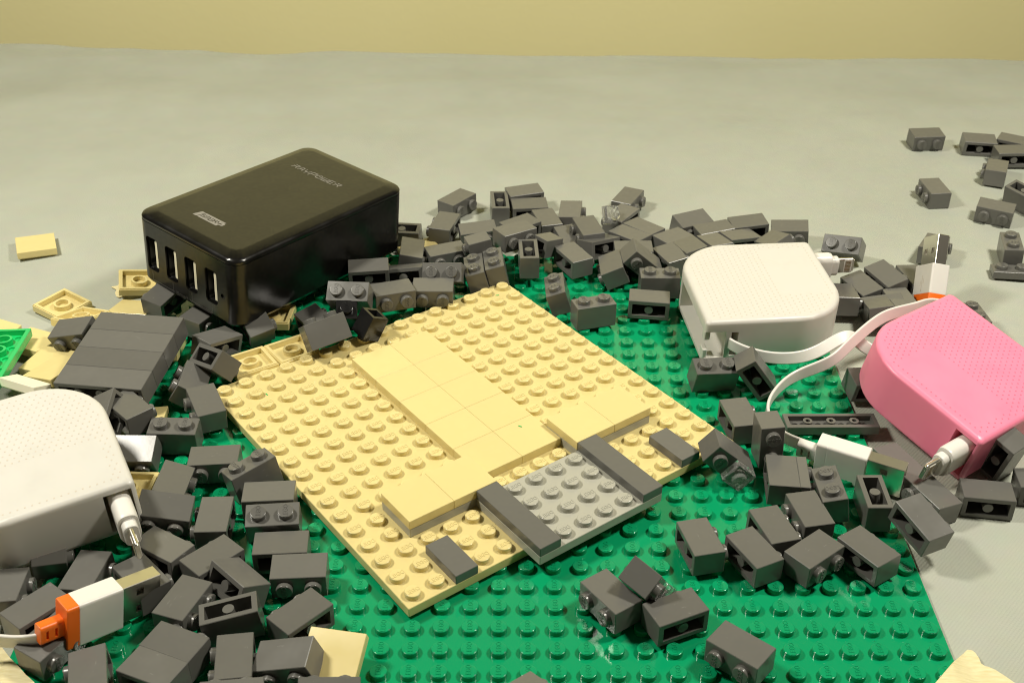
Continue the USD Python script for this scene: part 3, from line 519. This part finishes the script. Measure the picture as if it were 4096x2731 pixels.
on_top(word('RAVPOWER', 2.55, 2.5, 0.8, 0.34, 0.1), 24.3, 2.0, 30.2, 'print', 'name_lettering', ch)
bw, bh = 14.0, 3.9
badge = Polygon([(-bw/2-.6, -bh/2), (bw/2-1.6, -bh/2), (bw/2-1.2, -.9), (bw/2+.2, -.7), (bw/2+.4, .9), (bw/2-.4, 1.1), (bw/2-.2, bh/2), (-bw/2+.5, bh/2)])
GL.update({'s': [[(1, .9), (.1, .9), (0, .55), (.9, .45), (1, .1), (0, .1)]], 'm': [[(0, 0), (.05, .9), (.95, .9), (1, 0)], [(.5, .9), (.5, 0)]], 'a': [[(0, .9), (1, .9), (1, 0), (0, 0), (.05, .45), (1, .45)]],
           'r': [[(0, 0), (.05, .9), (1, .9), (1, .5), (.1, .5)], [(.5, .5), (1, 0)]], '+': [[(0, .5), (1.1, .5)], [(.5, 0), (.6, 1)]]})
ink = affinity.translate(word('smar+', 1.75, 2.0, 0.45, 0.34), 0.95, 0)
sl = LineString([(-bw/2+1.6, -bh/2-.3), (-bw/2+2.6, bh/2+.3)]).buffer(0.2, cap_style=2)
on_top(badge.difference(union_all([ink, sl])), -30.2, 2.4, 30.2, 'print', 'badge', ch)
part(ch, 'power_light', cyl(0.35, 0.3, 29.75, 24.4, -22.0, 12), 'led')

# ------------------------------------------------------------------ retractable cable cases
CA = 55.5/2
def case_outline(d):
    r, s, P = 21.0-d, 1.6, []
    a = CA-d
    for cx, cy, rr, a0 in ((a, a, s, 0), (-a, a, r, 90), (-a, -a, s, 180), (a, -a, r, 270)):
        sx, sy = (1 if cx > 0 else -1), (1 if cy > 0 else -1)
        for k in range(13):
            t = math.radians(a0+90*k/12); P.append((cx-sx*rr+rr*math.cos(t), cy-sy*rr+rr*math.sin(t)))
    return P
CH_ = 18.7
def case(label, t, q, m, md, plug_nest):
    c = thing('cable_case', label, 'cable case', t, q, 'retractable charging cable cases')
    P = []
    for z, d in ((0, 1.5), (0.45, 0.45), (1.5, 0), (CH_-1.7, 0), (CH_-0.85, 0.23), (CH_-0.23, 0.85), (CH_, 1.7)): P += [(x, y, z) for x, y in case_outline(d)]
    b = hull(P)
    b = b - box(8, 40, 18.3, 26.4, 2.2, 16.6)                                   # slot for the phone connector
    b = b - box(-40, -19.8, -30, 8, 3.0, 14.2) - box(-17.8, -15.2, -30, -14, 3.6, 13.8)   # nest of the plug and cable outlet
    part(c, 'shell', b, m, smooth=30)
    part(c, 'hook', cbox(-CA+.05, -CA+2.2, -CA+.4, -CA+3.2, 10.5, 14.4, .3) + cbox(-CA+.05, -CA+1.8, -CA+.3, -CA+4.5, 2.4, 6.6, .3), m, smooth=False)
    D = []
    k = 0
    for ix in range(-13, 14):
        for iy in range(-27, 28):
            if (ix+iy) % 2: continue
            x, y = ix*2.0, iy*1.0
            if 4.5 < x < 23.5 and -12 < y < 22.6: continue
            if Polygon(case_outline(2.6)).contains(__import__('shapely').Point(x, y)): D.append(cyl(0.30, 0.06, CH_-0.02, x, y, 6))
    part(c, 'dimple_field', cat(*D), md, smooth=False, kind='stuff')
    # phone connector
    con = part(c, 'connector', hull([(x, 22.6+a*s, 9.6+b_*s) for x, s in ((12, 1), (35.4, 1), (36.4, .93)) for a, b_ in rrect(3.1, 5.6, 2.6, 6)]), 'white', smooth=30)
    part(con, 'collar', hull([(x, 22.6+a*s, 9.6+b_*s) for x, s in ((36, .74), (39.0, .74), (39.4, .68)) for a, b_ in rrect(3.0, 5.4, 2.4, 6)]), 'white', smooth=30)
    tip = part(con, 'tip', hull([(x, 22.6+a*s, 9.6+b_*s) for x, s in ((38.5, 1), (45.4, 1), (46.2, .8)) for a, b_ in rrect(.75, 3.35, .7, 4)]), 'steel', smooth=30)
    for s in (-1, 1):
        pad = part(tip, 'contact_pad', cbox(42.0, 45.2, 22.6+s*.75-.12, 22.6+s*.75+.12, 6.7, 12.5, .06), 'white', smooth=False)
        for i in range(8): part(pad, 'contact', box(42.4, 44.8, 22.6+s*.88-.05, 22.6+s*.88+.05, 7.1+i*.65, 7.42+i*.65), 'gold', smooth=False)
    return c
case('white rounded cable case right of tan plate with cable leading out', (90.2, 149.87, 3.59), (.0062, .0055, .0524, .9986), 'case', 'dots', True)
case('pink rounded cable case at right with white connector sticking out', (146.62, 93.88, 6.35), (-.0451, .0871, -.945, .312), 'pink', 'pdots', True)
case('white rounded cable case cut by left frame edge', (-150.18, 37.06, 9.96), (.0373, .0195, -.5177, .8545), 'case', 'dots', True)

# ------------------------------------------------------------------ USB plugs
def usb(label, t, q, dims, capm, relief=True, emblem=False, group='USB plugs'):
    l, T, w = dims
    u = thing('usb_plug', label, 'usb plug', t, q, group)
    xr = lambda x0, x1, hy, hz, r, e=0.35: hull([(x, a, b) for x, d in ((x0, e), (x0+e*.3, e*.3), (x0+e, 0), (x1-e, 0), (x1-e*.3, e*.3), (x1, e)) for a, b in rrect(hy-d, hz-d, max(r-d, .1), 5)])
    cut = -l/2+0.21*l
    part(u, 'housing', xr(cut, l/2, T/2, w/2, 0.9), 'white', smooth=30)
    part(u, 'cap', xr(-l/2, cut+0.3, T/2-0.04, w/2-0.04, 0.9), capm, smooth=30)
    if relief:
        b = xr(-l/2-6.5, -l/2+0.3, 1.9, 3.0, 1.2)
        for x in (-5.0, -2.6): b = b - box(-l/2+x, -l/2+x+0.7, -4, 4, -1.4, 1.4)
        part(u, 'strain_relief', b, capm, smooth=30)
    s = cbox(l/2-1, l/2+11.75, -2.25, 2.25, -6, 6, .15) - box(l/2+1, l/2+13, -1.9, 1.9, -5.65, 5.65)
    for z in (-2.85, 2.85): s = s - box(l/2+4.4, l/2+6.6, -4, 4, z-1.15, z+1.15)
    part(u, 'metal_shell', s, 'steel', smooth=False)
    part(u, 'tongue', cbox(l/2, l/2+11.2, 0.0, 1.7, -5.3, 5.3, .1), 'white', smooth=False)
    if not emblem: return u
    tr = cat(box(-3, 3, T/2-.02, T/2+.05, -.12, .12), box(-1.2, .6, T/2-.02, T/2+.05, 1.0, 1.22), box(-.4, 1.6, T/2-.02, T/2+.05, -1.22, -1.0), cyl(.45, .07, 0, 0, 0, 12).rotate((-90, 0, 0)).translate((-3, T/2-.02, 0)))
    v = np.asarray(tr.vertices); part(u, 'emblem', (np.stack([v[:, 0], -v[:, 1], v[:, 2]], 1), np.asarray(tr.faces)[:, ::-1]), 'dots', smooth=False)
    return u
usb('white usb plug with orange cap lying on left foreground pile', (-117.81, -12.97, 12.66), (-.0228, .0897, .373, .9232), (16.1, 6.9, 14.1), 'orange')
usb('all white usb plug lying right of tan plate below pink case', (102.33, 58.7, 8.2), (.06, -.0181, -.2529, .9655), (16.3, 6.5, 13.6), 'white')
usb('white usb plug with orange end pointing upward behind pink case', (161.05, 162.98, 12.38), (.6528, .6022, .2526, -.3838), (15.0, 7.4, 14.4), 'orange', False, True)

# ------------------------------------------------------------------ flat cables
def ribbon(pts, label, w=4.6, th=1.1):
    pts = np.array(pts, float); k = np.arange(len(pts)); from_ = np.linspace(0, len(pts)-1, (len(pts)-1)*10+1)
    from scipy.interpolate import CubicSpline
    C = CubicSpline(k, pts, axis=0)(from_); T = np.gradient(C[:, :3], axis=0); T /= np.linalg.norm(T, axis=1)[:, None]
    sec = rrect(th/2, w/2, th*0.45, 3); V = []
    for c, t in zip(C, T):
        side = np.cross(t, [0, 0, 1]); side /= np.linalg.norm(side); up = np.cross(side, t)
        a = math.radians(c[3]); s2 = side*math.cos(a)+up*math.sin(a); u2 = -side*math.sin(a)+up*math.cos(a)
        V += [c[:3]+s2*x+u2*y for x, y in sec]
    n = len(sec); F = []
    for i in range(len(C)-1):
        for j in range(n):
            a, b, c_, d = i*n+j, i*n+(j+1) % n, (i+1)*n+(j+1) % n, (i+1)*n+j; F += [(a, b, c_), (a, c_, d)]
    for j in range(1, n-1): F += [(0, j+1, j), ((len(C)-1)*n, (len(C)-1)*n+j, (len(C)-1)*n+j+1)]
    return tag(part(None, 'flat_cable', (np.array(V), np.array(F)), 'white', smooth=40), label, 'cable', 'flat white cables')
ribbon([(75.2, 126, 12.5, 0), (76.5, 119.1, 12.2, 0), (87.8, 114.6, 10.5, 8), (101, 115.0, 10.5, 25), (110.7, 118.5, 13, 55), (118.4, 121.3, 15, 50), (124.7, 121.0, 11, 25), (132, 118, 9, -10), (140, 112, 10, 0)], 'flat white cable curving from white case slot to under pink case')
ribbon([(158, 138, 18, 0), (150, 136, 20, 0), (143.6, 131.5, 21, -5), (134, 126.5, 21.5, -12), (125.5, 120.5, 20.5, -18), (115.1, 110.6, 18, -20), (106.9, 104.4, 15, -12), (96.1, 101.6, 11.5, -5), (87.5, 94.0, 10, 0), (83.2, 85.6, 8, 0), (84.0, 76, 7.5, 0), (87.5, 69.0, 8.5, 0), (92.2, 65.2, 8.8, 0)], 'flat white cable looping from pink case down to all white plug')
ribbon([(-126.6, -21.4, 12.6, 5), (-130.5, -22.2, 12.2, 5), (-136, -21.8, 11.4, 3), (-143, -20.2, 10.5, 0), (-152, -18, 9, 0)], 'flat white cable leaving the orange capped plug at left foreground')

# ------------------------------------------------------------------ masking tape
def tape(outline, label, z, res=1.6):
    pg = Polygon(outline); x0, y0, x1, y1 = pg.bounds
    v, f = trimesh.creation.triangulate_polygon(pg, engine='earcut')
    m = trimesh.Trimesh(np.c_[v, np.zeros(len(v))], f); 
    m = m.subdivide_to_size(res, max_iter=12) if hasattr(m, 'subdivide_to_size') else m
    V = np.asarray(m.vertices).copy(); V[:, 2] = z(V[:, 0], V[:, 1])
    n = len(V); V2 = V.copy(); V2[:, 2] -= 0.16; F = np.asarray(m.faces)
    e = np.sort(np.vstack([F[:, [0, 1]], F[:, [1, 2]], F[:, [2, 0]]]), 1); d = np.vstack([F[:, [0, 1]], F[:, [1, 2]], F[:, [2, 0]]])
    _, idx, cnt = np.unique(e, axis=0, return_inverse=True, return_counts=True); be = d[cnt[idx.ravel()] == 1]
    if np.mean(np.cross(V[F[:, 1]]-V[F[:, 0]], V[F[:, 2]]-V[F[:, 0]])[:, 2]) < 0: F = F[:, ::-1]; be = be[:, ::-1]
    S = np.vstack([np.c_[be[:, 1], be[:, 0], be[:, 0]+n], np.c_[be[:, 1], be[:, 0]+n, be[:, 1]+n]])
    return tag(part(None, 'masking_tape', (np.vstack([V, V2]), np.vstack([F, F[:, ::-1]+n, S])), 'tape', smooth=40), label, 'tape')
bumpy = lambda x, y: (meshkit.fbm(np.stack([x/5, y/5, 0*x], -1), 2, 3)-.5)*0.5
tape([(104, -31.5), (107.5, -28), (114.7, -20.5), (118.2, -17.0), (120.7, -14.5), (122.0, -14.7), (122.6, -15.6), (123.0, -17.6), (122.9, -19.4), (123.7, -20.3), (124.6, -20.6), (126.2, -21.6), (127.7, -23.1), (129.6, -25.6), (131.4, -27.2), (139, -36), (130, -52), (100, -52)],
     'torn pale yellow masking tape over green plate corner at lower right', lambda x, y: np.where(x < 114, 3.6, np.where(x < 119.5, 3.6-(x-114)*0.42, 1.3))+bumpy(x, y))
tape([(-160, -10), (-150, -13), (-142.8, -15.4), (-141.2, -17.3), (-138.4, -20.6), (-135.3, -23.4), (-132.5, -26.2), (-129.5, -28.7), (-124, -36), (-130, -52), (-165, -52)],
     'pale yellow masking tape at lower left corner beside green plate', lambda x, y: np.where(x > -138, 3.7, 3.7-np.clip(-138-x, 0, 6)*0.3)+bumpy(x, y))
tape([(-166, 177.1), (-163.6, 178.0), (-163.2, 180), (-160, 178), (-158.5, 170), (-160.7, 169.2), (-162, 170.0), (-163, 172.4), (-163.2, 174.9), (-164.6, 176.2)],
     'small torn tape scrap beside upside down tan tile near charger', lambda x, y: 0.7+bumpy(x, y)*0.6)

# ------------------------------------------------------------------ green plastic shavings
def shaving(u, v, z, a, label):
    x = thing('plastic_shaving', label, 'shaving', (0, 0, 0), (0, 0, 0, 1))
    p = TC + 8*(u-8)*TU + 8*(v-8)*TV
    b = cbox(-.65, .65, -.16, .16, 0, .22, .05).rotate((0, 0, a)).translate((p[0], p[1], z))
    part(x, 'sliver', b, 'bgreen', smooth=False)
shaving(14.9, 0.9, 6.24, 10, 'tiny green plastic shaving on tan plate near its far corner')
shaving(1.9, 1.7, 6.24, -50, 'tiny green plastic shaving on tan plate near its left corner')
shaving(9.1, 10.4, 9.46, -30, 'tiny green plastic shaving on the tan tile path')
